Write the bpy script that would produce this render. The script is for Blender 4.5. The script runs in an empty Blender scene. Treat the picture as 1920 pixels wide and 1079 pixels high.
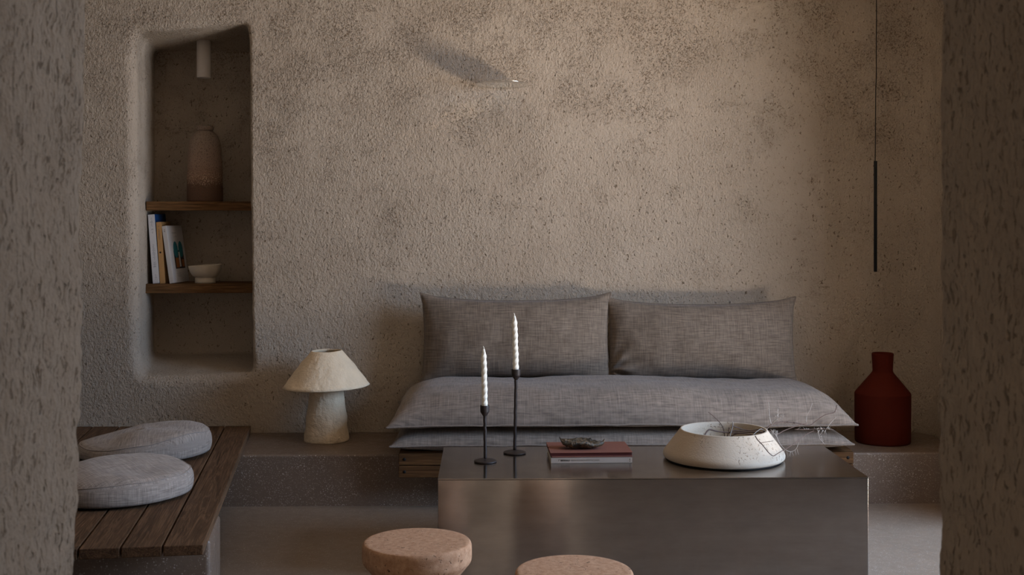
import bpy, bmesh, math, random
from mathutils import Vector, Matrix, noise

S = bpy.context.scene
C = S.collection
PI = math.pi
R = math.radians

# ------------------------------------------------------------------ camera
F_PX, HOR, CAM_H = 2300.0, 400.0, 1.27
YAW = math.atan(45 / F_PX)                      # camera turned slightly to the right of the room's axis
cam = bpy.data.cameras.new('camera')
cam.sensor_width = 36
cam.lens = 36 * F_PX / 1920
cam.shift_y = -(539.5 - HOR) / 1920
cam.clip_start = 0.05
cam.dof.use_dof = True
cam.dof.focus_distance = 5.0
cam.dof.aperture_fstop = 16.0
camo = bpy.data.objects.new('camera', cam)
camo.location = (0, 0, CAM_H)
camo.rotation_euler = (PI / 2, 0, -YAW)
C.objects.link(camo)
S.camera = camo

# ------------------------------------------------------------------ world, lights, exposure
S.view_settings.view_transform = 'Standard'
S.view_settings.look = 'None'
S.view_settings.exposure = 0.0
S.view_settings.gamma = 1.0
S.view_settings.use_curve_mapping = False
S.cycles.blur_glossy = 0.0
W = bpy.data.worlds.new('sky')
S.world = W
W.use_nodes = True
W.node_tree.nodes['Background'].inputs[0].default_value = (0.55, 0.68, 1.0, 1)
W.node_tree.nodes['Background'].inputs[1].default_value = 0.25


def area(name, loc, rot, size, energy, col, spread=180):
    l = bpy.data.lights.new(name, 'AREA')
    l.shape = 'RECTANGLE'
    l.size, l.size_y = size
    l.energy = energy
    l.color = col
    l.spread = R(spread)
    o = bpy.data.objects.new(name, l)
    o.location = loc
    o.rotation_euler = rot
    C.objects.link(o)
    return o


# daylight through the tall opening in the right wall: sun bounced up off the terrace, and the sky
area('terrace_bounce_light', (3.35, 3.45, -0.01), (PI, 0, 0), (1.5, 2.3), 690, (1.0, 0.845, 0.69))
area('sky_light', (3.1, 3.75, 1.75), (0, R(62), 0), (1.6, 1.7), 160, (0.52, 0.71, 1.0))
# added warm lights behind two unseen slots, for bands reflected in the steel table
area('rear_band_light', (0.52, -2.75, 1.25), (-PI / 2, 0, PI), (0.46, 2.1), 17, (1.0, 0.78, 0.58))
area('rear_band_light', (-0.62, -2.75, 1.25), (-PI / 2, 0, PI), (0.42, 2.1), 17, (1.0, 0.78, 0.58))


# ------------------------------------------------------------------ geometry helpers
_cs, _sn = math.cos(YAW), math.sin(YAW)


def ray(px, py):
    a, b = (px - 960) / F_PX, (HOR - py) / F_PX
    return Vector((a * _cs + _sn, _cs - a * _sn, b))


def on_y(px, py, y):
    r = ray(px, py)
    p = r * (y / r.y)
    return Vector((p.x, y, p.z + CAM_H))


def on_z(px, py, z):
    r = ray(px, py)
    p = r * ((z - CAM_H) / r.z)
    return Vector((p.x, p.y, z))


def nz(x, y, z, s=1.0):
    return noise.noise(Vector((x * s, y * s, z * s)))


def link(name, me, mat, parent=None, loc=None, smooth=True):
    o = bpy.data.objects.new(name, me)
    C.objects.link(o)
    if mat:
        me.materials.append(mat)
    if parent:
        o.parent = parent
    if loc is not None:
        o.location = loc
    for p in me.polygons:
        p.use_smooth = smooth
    return o


def mesh(name, vs, fs, mat, parent=None, loc=None, smooth=True, uvs=None):
    me = bpy.data.meshes.new(name)
    me.from_pydata([tuple(v) for v in vs], [], fs)
    bm = bmesh.new()
    bm.from_mesh(me)
    bmesh.ops.recalc_face_normals(bm, faces=bm.faces)
    bm.to_mesh(me)
    bm.free()
    if uvs:
        ul = me.uv_layers.new(name='UVMap')
        for lp in me.loops:
            ul.data[lp.index].uv = uvs[lp.vertex_index]
    return link(name, me, mat, parent, loc, smooth)


def add_box(bm, c, s, bevel=0.0, seg=2, rot=None):
    t = bmesh.new()
    bmesh.ops.create_cube(t, size=1)
    for v in t.verts:
        v.co = Vector((v.co.x * s[0], v.co.y * s[1], v.co.z * s[2]))
    if bevel:
        bmesh.ops.bevel(t, geom=t.edges[:], offset=bevel, segments=seg, affect='EDGES', profile=0.5)
    M = Matrix.Translation(c) @ (rot.to_4x4() if rot else Matrix.Identity(4))
    t.transform(M)
    me = bpy.data.meshes.new('tmp')
    t.to_mesh(me)
    t.free()
    bm.from_mesh(me)
    bpy.data.meshes.remove(me)


def box(name, c, s, mat, parent=None, bevel=0.002, seg=2, loc=None, rot=None):
    bm = bmesh.new()
    add_box(bm, Vector(c), s, bevel, seg, rot)
    me = bpy.data.meshes.new(name)
    bm.to_mesh(me)
    bm.free()
    o = link(name, me, mat, parent, loc, smooth=False)
    return o


def lathe_mesh(prof, seg=64, wob=None):
    """prof: (radius, z) list from one end to the other; radius 0 closes a pole."""
    vs, fs, rows = [], [], []
    for r, z in prof:
        if r <= 1e-6:
            vs.append(Vector((0, 0, z)))
            rows.append([len(vs) - 1] * seg)
        else:
            row = []
            for k in range(seg):
                a = 2 * PI * k / seg
                p = Vector((r * math.cos(a), r * math.sin(a), z))
                if wob:
                    p = wob(p)
                vs.append(p)
                row.append(len(vs) - 1)
            rows.append(row)
    for i in range(len(rows) - 1):
        a, b = rows[i], rows[i + 1]
        for k in range(seg):
            q = [a[k], a[(k + 1) % seg], b[(k + 1) % seg], b[k]]
            q2 = []
            for j in q:
                if j not in q2:
                    q2.append(j)
            if len(q2) > 2:
                fs.append(q2)
    return vs, fs


def lathe(name, prof, mat, parent=None, loc=None, seg=64, wob=None, smooth=True):
    vs, fs = lathe_mesh(prof, seg, wob)
    return mesh(name, vs, fs, mat, parent, loc, smooth)


def smooth_prof(pts, n=6):
    """Catmull-Rom through (r, z) points."""
    out = []
    for i in range(len(pts) - 1):
        p0 = pts[max(i - 1, 0)]
        p1, p2 = pts[i], pts[i + 1]
        p3 = pts[min(i + 2, len(pts) - 1)]
        for k in range(n):
            t = k / n
            v = []
            for d in range(len(p1)):
                a, b, c, e = p0[d], p1[d], p2[d], p3[d]
                v.append(0.5 * (2 * b + (c - a) * t + (2 * a - 5 * b + 4 * c - e) * t * t + (3 * b - a - 3 * c + e) * t ** 3))
            out.append(tuple(v))
    out.append(tuple(pts[-1]))
    return out


def tube_geo(pts, radii, seg=8, closed=False):
    vs, fs = [], []
    n = len(pts)
    prev = None
    for i in range(n):
        if closed:
            t = (pts[(i + 1) % n] - pts[i - 1]).normalized()
        else:
            t = (pts[min(i + 1, n - 1)] - pts[max(i - 1, 0)]).normalized()
        if prev is None:
            up = Vector((0, 0, 1)) if abs(t.z) < 0.9 else Vector((1, 0, 0))
            s = t.cross(up).normalized()
        else:
            s = (prev - t * prev.dot(t)).normalized()
        prev = s
        b = t.cross(s)
        r = radii[i] if isinstance(radii, (list, tuple)) else radii
        for k in range(seg):
            a = 2 * PI * k / seg
            vs.append(pts[i] + (s * math.cos(a) + b * math.sin(a)) * r)
    rng = n if closed else n - 1
    for i in range(rng):
        j = (i + 1) % n
        for k in range(seg):
            fs.append([i * seg + k, i * seg + (k + 1) % seg, j * seg + (k + 1) % seg, j * seg + k])
    if not closed:
        fs.append(list(range(seg))[::-1])
        fs.append([(n - 1) * seg + k for k in range(seg)])
    return vs, fs


def tube(name, pts, radii, mat, parent=None, seg=8, closed=False, loc=None):
    vs, fs = tube_geo([Vector(p) for p in pts], radii, seg, closed)
    return mesh(name, vs, fs, mat, parent, loc)


def thing(name, label, cat, loc=(0, 0, 0), rotz=0.0, group=None):
    o = bpy.data.objects.new(name, None)
    o.empty_display_size = 0.05
    o.location = loc
    o.rotation_euler = (0, 0, rotz)
    C.objects.link(o)
    return tag(o, label, cat, group)


def tag(o, label, cat, group=None):
    o['label'] = label
    o['category'] = cat
    if group:
        o['group'] = group
    return o


def struct(o):
    o['kind'] = 'structure'
    return o


# ------------------------------------------------------------------ materials
class NT:
    def __init__(s, name, rough=0.8, spec=0.3):
        s.m = bpy.data.materials.new(name)
        s.m.use_nodes = True
        s.t = s.m.node_tree
        s.b = s.t.nodes['Principled BSDF']
        s.b.inputs['Roughness'].default_value = rough
        s.b.inputs['Specular IOR Level'].default_value = spec

    def n(s, typ, **kw):
        nd = s.t.nodes.new(typ)
        for k, v in kw.items():
            setattr(nd, k, v)
        return nd

    def l(s, a, b):
        s.t.links.new(a, b)

    def coords(s, kind='Object', scale=(1, 1, 1), rot=(0, 0, 0), rand=False):
        tc = s.n('ShaderNodeTexCoord')
        mp = s.n('ShaderNodeMapping')
        mp.inputs['Scale'].default_value = scale
        mp.inputs['Rotation'].default_value = rot
        s.l(tc.outputs[kind], mp.inputs['Vector'])
        if rand:
            oi = s.n('ShaderNodeObjectInfo')
            mu = s.n('ShaderNodeMath', operation='MULTIPLY')
            mu.inputs[1].default_value = 37.0
            s.l(oi.outputs['Random'], mu.inputs[0])
            cb = s.n('ShaderNodeCombineXYZ')
            for k in range(3):
                s.l(mu.outputs[0], cb.inputs[k])
            s.l(cb.outputs[0], mp.inputs['Location'])
        return mp.outputs[0]

    def noise(s, vec, scale, detail=3, rough=0.55, dist=0.0):
        nd = s.n('ShaderNodeTexNoise')
        nd.inputs['Scale'].default_value = scale
        nd.inputs['Detail'].default_value = detail
        nd.inputs['Roughness'].default_value = rough
        nd.inputs['Distortion'].default_value = dist
        s.l(vec, nd.inputs['Vector'])
        return nd.outputs['Fac']

    def vor(s, vec, scale, out='Distance', feature='F1', rnd=1.0):
        nd = s.n('ShaderNodeTexVoronoi', feature=feature)
        nd.inputs['Scale'].default_value = scale
        nd.inputs['Randomness'].default_value = rnd
        s.l(vec, nd.inputs['Vector'])
        return nd.outputs[out]

    def ramp(s, fac, stops):
        nd = s.n('ShaderNodeValToRGB')
        e = nd.color_ramp.elements
        while len(e) < len(stops):
            e.new(0.5)
        for el, (p, c) in zip(e, stops):
            el.position = p
            el.color = (c, c, c, 1) if isinstance(c, (int, float)) else (*c, 1)
        s.l(fac, nd.inputs['Fac'])
        return nd.outputs['Color']

    def math(s, op, a, b=None, clamp=False):
        nd = s.n('ShaderNodeMath', operation=op, use_clamp=clamp)
        for i, v in enumerate((a, b)):
            if v is None:
                continue
            if isinstance(v, (int, float)):
                nd.inputs[i].default_value = v
            else:
                s.l(v, nd.inputs[i])
        return nd.outputs[0]

    def mix(s, fac, a, b, mode='MIX'):
        nd = s.n('ShaderNodeMix', data_type='RGBA', blend_type=mode)
        for sock, v in ((nd.inputs[0], fac), (nd.inputs[6], a), (nd.inputs[7], b)):
            if isinstance(v, (int, float)):
                sock.default_value = v
            elif isinstance(v, tuple):
                sock.default_value = (*v, 1)
            else:
                s.l(v, sock)
        return nd.outputs[2]

    def color(s, v):
        if isinstance(v, tuple):
            s.b.inputs['Base Color'].default_value = (*v, 1)
        else:
            s.l(v, s.b.inputs['Base Color'])

    def bump(s, h, strength=0.5, dist=0.01):
        nd = s.n('ShaderNodeBump')
        nd.inputs['Strength'].default_value = strength
        nd.inputs['Distance'].default_value = dist
        s.l(h, nd.inputs['Height'])
        s.l(nd.outputs[0], s.b.inputs['Normal'])


def mat_stucco(name='clay_plaster', base=((0.445, 0.378, 0.304), (0.385, 0.320, 0.252)), pit=0.78, strength=1.0, dist=0.010, psc=120, pth=(0.285, 0.35), pz=0.6):
    t = NT(name, 0.95, 0.08)
    v = t.coords('Object')
    vv = t.coords('Object', (1, 1, pz))
    grain = t.noise(v, 230, 2, 0.6)
    lump = t.noise(t.coords('Object', (1, 1, 0.75)), 105, 2, 0.55)
    big = t.noise(v, 40, 2, 0.5)
    patch = t.noise(v, 2.2, 4, 0.6)
    sep = t.n('ShaderNodeSeparateXYZ')
    t.l(v, sep.inputs[0])
    high = t.math('MULTIPLY', t.math('SUBTRACT', sep.outputs[2], 1.55), 0.13)    # the plaster is more worn high up
    clus = t.ramp(t.math('ADD', t.noise(v, 5.5, 5, 0.72), high), [(0.50, 0.0), (0.68, 1.0)])
    p1 = t.ramp(t.noise(vv, psc, 2, 0.5, 0.8), [(pth[0], 1.0), (pth[1], 0.0)])   # small elongated pits
    p2 = t.ramp(t.noise(v, 120, 2, 0.6, 1.0), [(0.36, 1.0), (0.45, 0.0)])        # worn crumbly clusters
    p2 = t.math('MULTIPLY', p2, clus)
    pits = t.math('ADD', p1, p2, True)
    flat = t.ramp(t.noise(v, 3.1, 3, 0.6), [(0.36, 0.55), (0.6, 1.0)])           # trowelled smoother areas
    h = t.math('ADD', t.math('MULTIPLY', t.math('ADD', t.math('MULTIPLY', grain, 0.42), t.math('MULTIPLY', lump, 0.85)), flat),
               t.math('ADD', t.math('MULTIPLY', pits, -0.5), t.math('MULTIPLY', big, 0.5)))
    c = t.mix(t.ramp(patch, [(0.3, 0.0), (0.72, 1.0)]), base[0], base[1])
    c = t.mix(t.math('MULTIPLY', clus, 0.09), c, (0.26, 0.19, 0.13))
    c = t.mix(t.math('MULTIPLY', p2, 0.72), c, (0.17, 0.108, 0.06))
    c = t.mix(t.math('MULTIPLY', p1, pit), c, (0.12, 0.078, 0.045))
    t.color(c)
    t.bump(h, strength, dist)
    return t.m


def mat_terrazzo(name, base, fleck=0.5, rough=0.42):
    t = NT(name, rough, 0.4)
    v = t.coords('Object')
    mott = t.noise(v, 6, 4, 0.6)
    fine = t.noise(v, 160, 2, 0.6)
    c = t.mix(mott, base, tuple(x * 0.72 for x in base))
    c = t.mix(t.math('MULTIPLY', fine, 0.3), c, tuple(x * 1.6 for x in base))
    def specks(scale, thr, keep):
        d = t.ramp(t.vor(v, scale), [(thr, 1.0), (thr + 0.06, 0.0)])
        bw = t.n('ShaderNodeRGBToBW')
        t.l(t.vor(v, scale, 'Color'), bw.inputs[0])
        return t.math('MULTIPLY', d, t.ramp(bw.outputs[0], [(keep, 0.0), (keep + 0.12, 1.0)]))
    fl = t.math('ADD', specks(78, 0.17, 0.56), t.math('MULTIPLY', specks(160, 0.24, 0.42), 0.75), True)
    fl = t.math('MULTIPLY', fl, t.ramp(t.noise(v, 14, 2), [(0.36, 0.35), (0.6, 1.0)]))
    c = t.mix(t.math('MULTIPLY', fl, fleck), c, (0.62, 0.57, 0.52))
    t.color(c)
    rr = t.math('ADD', t.math('MULTIPLY', t.noise(v, 25, 3), 0.25), rough - 0.12)
    t.l(rr, t.b.inputs['Roughness'])
    t.bump(t.math('ADD', t.noise(v, 60, 3), t.math('MULTIPLY', fl, -0.4)), 0.25, 0.002)
    return t.m


def mat_linen(name, c0=(0.200, 0.163, 0.136), rot=0.0):
    t = NT(name, 0.95, 0.08)
    h1 = t.coords('UV', (7, 420, 1), (0, 0, rot))
    w1 = t.coords('UV', (420, 7, 1), (0, 0, rot))
    h2 = t.coords('UV', (16, 150, 1), (0, 0, rot))
    w2 = t.coords('UV', (170, 16, 1), (0, 0, rot))
    th = t.noise(h1, 1, 2, 0.6)
    tw = t.noise(w1, 1, 2, 0.6)
    sl = t.ramp(t.noise(h2, 1, 2, 0.6), [(0.36, 0.0), (0.68, 1.0)])
    sw = t.ramp(t.noise(w2, 1, 2, 0.6), [(0.36, 0.0), (0.68, 1.0)])
    m = t.math('ADD', t.math('MULTIPLY', th, 0.5), t.math('MULTIPLY', tw, 0.5))
    c = t.mix(t.ramp(m, [(0.34, 0.0), (0.66, 1.0)]), tuple(x * 0.48 for x in c0), tuple(x * 1.35 for x in c0))
    c = t.mix(t.math('MULTIPLY', sl, 0.55), c, tuple(x * 1.75 for x in c0))
    c = t.mix(t.math('MULTIPLY', sw, 0.38), c, tuple(x * 0.38 for x in c0))
    t.color(c)
    big = t.noise(t.coords('Object'), 9, 3, 0.5)
    t.bump(t.math('ADD', m, t.math('MULTIPLY', big, 1.2)), 0.35, 0.004)
    t.b.inputs['Sheen Weight'].default_value = 0.15
    return t.m


def mat_wood(name, dark, light, along='Y', rough=0.7):
    t = NT(name, rough, 0.16)
    k = {'X': (1.2, 22, 22), 'Y': (22, 1.2, 22)}[along]
    k2 = {'X': (5, 190, 190), 'Y': (190, 5, 190)}[along]
    v = t.coords('Object', k, rand=True)
    g = t.noise(v, 1, 4, 0.6, 1.6)
    rings = t.math('SINE', t.math('MULTIPLY', g, 46))
    rings = t.ramp(t.math('ADD', t.math('MULTIPLY', rings, 0.5), 0.5), [(0.35, 0.0), (1.0, 1.0)])
    f = t.noise(t.coords('Object', k2, rand=True), 1, 3, 0.6)
    c = t.mix(t.ramp(g, [(0.3, 0.0), (0.72, 1.0)]), dark, light)
    c = t.mix(t.math('MULTIPLY', rings, 0.35), c, tuple(x * 1.7 for x in light))
    c = t.mix(t.math('MULTIPLY', t.ramp(f, [(0.3, 1.0), (0.55, 0.0)]), 0.6), c, tuple(x * 0.4 for x in dark))
    t.color(c)
    t.bump(t.math('ADD', f, t.math('MULTIPLY', rings, 0.4)), 0.3, 0.002)
    return t.m


def mat_plain(name, col, rough=0.7, spec=0.3, metal=0.0, bump=None):
    t = NT(name, rough, spec)
    t.b.inputs['Metallic'].default_value = metal
    v = t.coords('Object')
    n = t.noise(v, 14, 4, 0.6)
    t.color(t.mix(n, tuple(x * 0.85 for x in col), tuple(min(1, x * 1.15) for x in col)))
    if bump:
        t.bump(t.noise(v, bump[0], 4, 0.6), bump[1], bump[2])
    return t.m


def mat_steel():
    t = NT('brushed_steel', 0.3, 0.5)
    t.b.inputs['Metallic'].default_value = 1.0
    v = t.coords('Object', (3, 3, 260))
    vt = t.coords('Object', (3, 260, 3))
    br = t.noise(v, 1, 3, 0.6)
    blot = t.noise(t.coords('Object', (2, 2, 6)), 3, 4, 0.65)
    c = t.mix(t.ramp(blot, [(0.3, 0.0), (0.7, 1.0)]), (0.345, 0.318, 0.302), (0.44, 0.41, 0.39))
    c = t.mix(t.math('MULTIPLY', br, 0.25), c, (0.26, 0.24, 0.225))
    t.color(c)
    t.l(t.math('ADD', t.math('MULTIPLY', blot, 0.07), 0.12), t.b.inputs['Roughness'])
    t.b.inputs['Anisotropic'].default_value = 0.95
    t.b.inputs['Anisotropic Rotation'].default_value = 0.25
    tg = t.n('ShaderNodeTangent', direction_type='UV_MAP')
    t.l(tg.outputs[0], t.b.inputs['Tangent'])
    return t.m


def mat_cork():
    t = NT('cork', 0.85, 0.2)
    v = t.coords('Object', rand=True)
    a = t.noise(v, 60, 4, 0.7)
    b = t.vor(v, 130, 'Color')
    lum = t.n('ShaderNodeRGBToBW')
    t.l(b, lum.inputs[0])
    c = t.mix(t.ramp(a, [(0.35, 0.0), (0.65, 1.0)]), (0.40, 0.225, 0.132), (0.56, 0.36, 0.232))
    c = t.mix(t.math('MULTIPLY', lum.outputs[0], 0.35), c, (0.36, 0.20, 0.12))
    dk = t.math('MULTIPLY', t.ramp(t.noise(v, 95, 2, 0.6, 0.8), [(0.31, 1.0), (0.38, 0.0)]), t.ramp(t.noise(v, 9, 3), [(0.40, 0.25), (0.6, 1.0)]))
    c = t.mix(t.math('MULTIPLY', dk, 0.9), c, (0.05, 0.03, 0.022))
    t.color(c)
    t.bump(t.math('ADD', t.math('MULTIPLY', a, 0.5), t.math('MULTIPLY', dk, -1.0)), 0.5, 0.003)
    return t.m


def mat_travertine():
    t = NT('travertine', 0.8, 0.25)
    v = t.coords('Object')
    a = t.noise(v, 12, 4, 0.6)
    holes = t.math('MULTIPLY', t.ramp(t.noise(v, 120, 2, 0.5, 0.5), [(0.33, 1.0), (0.40, 0.0)]), t.ramp(t.noise(v, 7, 3, 0.6), [(0.50, 0.0), (0.64, 1.0)]))
    c = t.mix(a, (0.37, 0.30, 0.225), (0.43, 0.372, 0.30))
    c = t.mix(t.math('MULTIPLY', t.noise(v, 220, 2), 0.3), c, (0.5, 0.42, 0.34))
    c = t.mix(t.math('MULTIPLY', holes, 0.75), c, (0.22, 0.15, 0.10))
    t.color(c)
    t.bump(t.math('ADD', t.math('MULTIPLY', t.noise(v, 160, 3), 0.25), t.math('MULTIPLY', holes, -1.0)), 0.7, 0.005)
    return t.m


def mat_vase():
    t = NT('speckled_stoneware', 0.75, 0.3)
    tc = t.n('ShaderNodeTexCoord')
    sp = t.n('ShaderNodeSeparateXYZ')
    t.l(tc.outputs['Object'], sp.inputs[0])
    v = t.coords('Object')
    hz = t.math('ADD', sp.outputs[2], t.math('MULTIPLY', t.noise(v, 30, 3), 0.035))
    c = t.ramp(hz, [(0.10, (0.15, 0.085, 0.055)), (0.135, (0.30, 0.185, 0.125)), (0.20, (0.36, 0.25, 0.19)), (0.33, (0.32, 0.25, 0.20))])
    sk = t.ramp(t.noise(v, 190, 2, 0.6), [(0.38, 1.0), (0.46, 0.0)])
    c = t.mix(t.math('MULTIPLY', sk, 0.6), c, (0.09, 0.06, 0.045))
    band = t.ramp(hz, [(0.09, 0.0), (0.11, 1.0), (0.15, 1.0), (0.175, 0.0)])
    sk2 = t.ramp(t.noise(v, 170, 2, 0.6), [(0.56, 0.0), (0.62, 1.0)])
    c = t.mix(t.math('MULTIPLY', t.math('MULTIPLY', sk2, band), 0.9), c, (0.62, 0.46, 0.34))
    t.color(c)
    t.bump(t.noise(v, 120, 3), 0.4, 0.004)
    return t.m


def mat_shell():
    t = NT('oyster_shell', 0.4, 0.5)
    v = t.coords('Object')
    a = t.ramp(t.noise(v, 45, 4, 0.7, 1.5), [(0.40, (0.012, 0.010, 0.008)), (0.52, (0.075, 0.060, 0.040)), (0.62, (0.15, 0.085, 0.035)), (0.70, (0.45, 0.42, 0.39))])
    t.color(a)
    t.bump(t.noise(v, 70, 4, 0.7, 1.0), 0.9, 0.006)
    return t.m


M_STUCCO = mat_stucco()
M_CEIL = mat_plain('whitewashed_plaster', (0.58, 0.50, 0.41), 0.95, 0.1, bump=(60, 0.4, 0.006))
M_JAMB = mat_stucco('jamb_plaster', psc=165, pth=(0.33, 0.41), pz=0.42, dist=0.006, pit=0.5)
M_TERR = mat_terrazzo('terrazzo_ledge', (0.158, 0.113, 0.084), 0.58)
M_FLOOR = mat_terrazzo('terrazzo_floor', (0.205, 0.156, 0.118), 0.5, 0.36)
M_LINEN = mat_linen('grey_linen')
M_LINEN_P = mat_linen('grey_linen_back', (0.162, 0.130, 0.104))
M_LINEN_B = mat_linen('grey_linen_turned', (0.345, 0.30, 0.268), R(28))
M_WOODY = mat_wood('dark_stained_planks', (0.060, 0.034, 0.019), (0.145, 0.084, 0.047), 'Y')
M_WOODX = mat_wood('dark_stained_boards', (0.085, 0.041, 0.015), (0.175, 0.090, 0.036), 'X')
M_BOARD = mat_wood('dark_brown_boards', (0.055, 0.024, 0.008), (0.120, 0.058, 0.022), 'X')
M_STEEL = mat_steel()
M_CORK = mat_cork()
M_TRAV = mat_travertine()
M_PAPER = mat_plain('papier_mache', (0.79, 0.65, 0.47), 0.9, 0.15, bump=(55, 0.7, 0.008))
M_PAPER_B = mat_plain('papier_mache_base', (0.66, 0.55, 0.405), 0.9, 0.15, bump=(38, 0.9, 0.010))
M_TERRA = mat_plain('red_terracotta', (0.070, 0.0095, 0.0045), 0.85, 0.08, bump=(160, 0.15, 0.002))
M_BLACK = mat_plain('black_metal', (0.008, 0.008, 0.008), 0.6, 0.2)
M_IRON = mat_plain('cast_iron', (0.020, 0.014, 0.013), 0.5, 0.4, bump=(90, 0.25, 0.002))
M_WAX = NT('white_wax', 0.45, 0.4)
M_WAX.color(M_WAX.mix(M_WAX.noise(M_WAX.coords(), 20), (0.74, 0.72, 0.64), (0.80, 0.785, 0.71)))
M_WAX.b.inputs['Subsurface Weight'].default_value = 0.15
M_WAX.b.inputs['Subsurface Radius'].default_value = (0.01, 0.008, 0.006)
M_WAX = M_WAX.m
M_WICK = mat_plain('wick_cotton', (0.7, 0.68, 0.6), 0.9)
M_WHITE = mat_plain('white_lacquer', (0.62, 0.58, 0.54), 0.5)
M_CERAM = mat_plain('cream_ceramic', (0.64, 0.575, 0.47), 0.55, 0.35, bump=(60, 0.15, 0.003))
M_VASE = mat_vase()
M_SHELL = mat_shell()
M_DISC = mat_plain('polished_disc', (0.88, 0.87, 0.84), 0.09, 0.5, 1.0)
M_TWIG = mat_plain('brown_twig', (0.085, 0.055, 0.045), 0.8)
M_LICHEN = mat_plain('lichen_twig', (0.36, 0.33, 0.30), 0.9)
M_PAGES = mat_plain('book_pages', (0.62, 0.58, 0.50), 0.9)
M_BKWHITE = mat_plain('white_book_cover', (0.66, 0.66, 0.68), 0.55)
M_BKBLUE = mat_plain('blue_book_cover', (0.012, 0.075, 0.26), 0.5)
M_BKTAN = mat_plain('tan_book_cover', (0.50, 0.29, 0.12), 0.7)
M_RED = mat_plain('brick_red_cover', (0.165, 0.064, 0.046), 0.7, 0.25)
M_REDD = mat_plain('dark_red_pages', (0.075, 0.014, 0.012), 0.8)
M_CREAM = mat_plain('cream_spine', (0.33, 0.285, 0.25), 0.7)
M_INK = mat_plain('black_ink', (0.015, 0.014, 0.014), 0.7)
M_INKG = mat_plain('grey_ink', (0.18, 0.165, 0.155), 0.7)
M_INKB = mat_plain('pale_grey_ink', (0.36, 0.38, 0.42), 0.7)
M_TEAL = mat_plain('teal_print', (0.02, 0.17, 0.22), 0.6)
M_ORANGE = mat_plain('orange_print', (0.34, 0.12, 0.035), 0.6)
M_DARKP = mat_plain('dark_print', (0.02, 0.02, 0.025), 0.6)
M_STONE = mat_plain('terrace_paving', (0.55, 0.47, 0.38), 0.9)
M_FRAME = mat_plain('dark_window_frame', (0.05, 0.035, 0.025), 0.5)

# ------------------------------------------------------------------ the room
WY = 5.87            # plane of the back wall
XR = on_y(1722, 300, WY).x + 0.02   # right wall's inner face
RC = 0.17            # radius of the rounded corner
LZ = 0.223           # top of the terrazzo ledge
BZ = 0.257           # top of the plank bench
print('XR', XR)

struct(box('floor', (-0.2, 1.7, -0.05), (6.4, 9.2, 0.1), M_FLOOR, bevel=0))
struct(box('ceiling', (-0.2, 1.7, 2.80), (6.4, 9.2, 0.1), M_CEIL, bevel=0))


def back_wall():
    n = 70
    fr = [on_y(*p, WY) for p in ((251, 62), (467, 44), (474, 700), (259, 705))]
    bk = [on_y(*p, WY + 0.46) for p in ((290, 98), (503, 96), (503, 662), (289, 663))]
    rect = [Vector((-3.0, WY, 2.76)), Vector((XR - RC, WY, 2.76)), Vector((XR - RC, WY, -0.02)), Vector((-3.0, WY, -0.02))]
    lipr = [0.040, 0.016, 0.055, 0.050]      # top, right, bottom, left

    def loop(c):
        o = []
        for k in range(4):
            for i in range(n):
                o.append(c[k].lerp(c[(k + 1) % 4], i / n))
        return o

    def relax(L, it):
        for _ in range(it):
            m = len(L)
            L = [L[i] * 0.5 + (L[i - 1] + L[(i + 1) % m]) * 0.25 for i in range(m)]
        return L
    Fp, Bp, Rp = relax(loop(fr), 14), relax(loop(bk), 6), loop(rect)
    N = len(Fp)
    # wavy hand-plastered outline
    for i in range(N):
        p = Fp[i]
        p.x += 0.006 * nz(p.z, 3, 1, 5) + 0.003 * nz(p.z, 8, 1, 17)
        p.z += 0.006 * nz(p.x, 9, 2, 7)
    rad = []
    for i in range(N):
        k, t = i // n, (i % n) / n
        a, b = lipr[k], lipr[(k + 1) % 4] if t > 0.5 else lipr[k - 1]
        w = max(0, abs(t - 0.5) - 0.38) / 0.12 * 0.5
        rad.append(a * (1 - w) + b * w)
    nor = []
    for i in range(N):
        d = (Fp[(i + 1) % N] - Fp[i - 1]).normalized()
        nor.append(Vector((-d.z, 0, d.x)))       # outward for a clockwise loop seen from the room
    rings = []
    K = 26
    P0 = [Fp[i] + nor[i] * rad[i] for i in range(N)]
    for k in range(K):
        s = (1 - k / K) ** 1.6
        ring = []
        for i in range(N):
            p = P0[i].lerp(Rp[i], s)
            p.y += 0.004 * nz(p.x, 0, p.z, 2.3) * min(1, 4 * (1 - s))
            ring.append(p)
        rings.append(ring)
    for k in range(9):
        a = PI / 2 * k / 8
        rings.append([Fp[i] + nor[i] * rad[i] * (1 - math.sin(a)) + Vector((0, rad[i] * (1 - math.cos(a)) + 0.004 * nz(P0[i].x, 0, P0[i].z, 2.3), 0)) for i in range(N)])
    base = rings[-1]
    for k in range(1, 15):
        s = k / 14
        ring = []
        for i in range(N):
            q = base[i].lerp(Bp[i], s)
            q += nor[i] * 0.004 * nz(q.x, q.y, q.z, 8)
            ring.append(q)
        rings.append(ring)
    cen = sum(Bp, Vector()) / N
    last = rings[-1]
    for s in (0.985, 0.9, 0.7, 0.4, 0.1):
        rings.append([cen.lerp(last[i], s) + Vector((0, 0.008 if s < 0.98 else 0.004, 0)) for i in range(N)])
    vs = [p for r_ in rings for p in r_]
    fs = []
    for k in range(len(rings) - 1):
        for i in range(N):
            j = (i + 1) % N
            fs.append([k * N + i, k * N + j, (k + 1) * N + j, (k + 1) * N + i])
    fs.append([(len(rings) - 1) * N + i for i in range(N)])
    o = mesh('wall_back', vs, fs, M_STUCCO)
    # face the room
    return struct(o)


back_wall()

# right wall: rounded corner, straight run, a tall opening with deep reveals, straight run
OY0, OY1, OZ, WT = 3.05, 4.80, 2.15, 0.42


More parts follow.
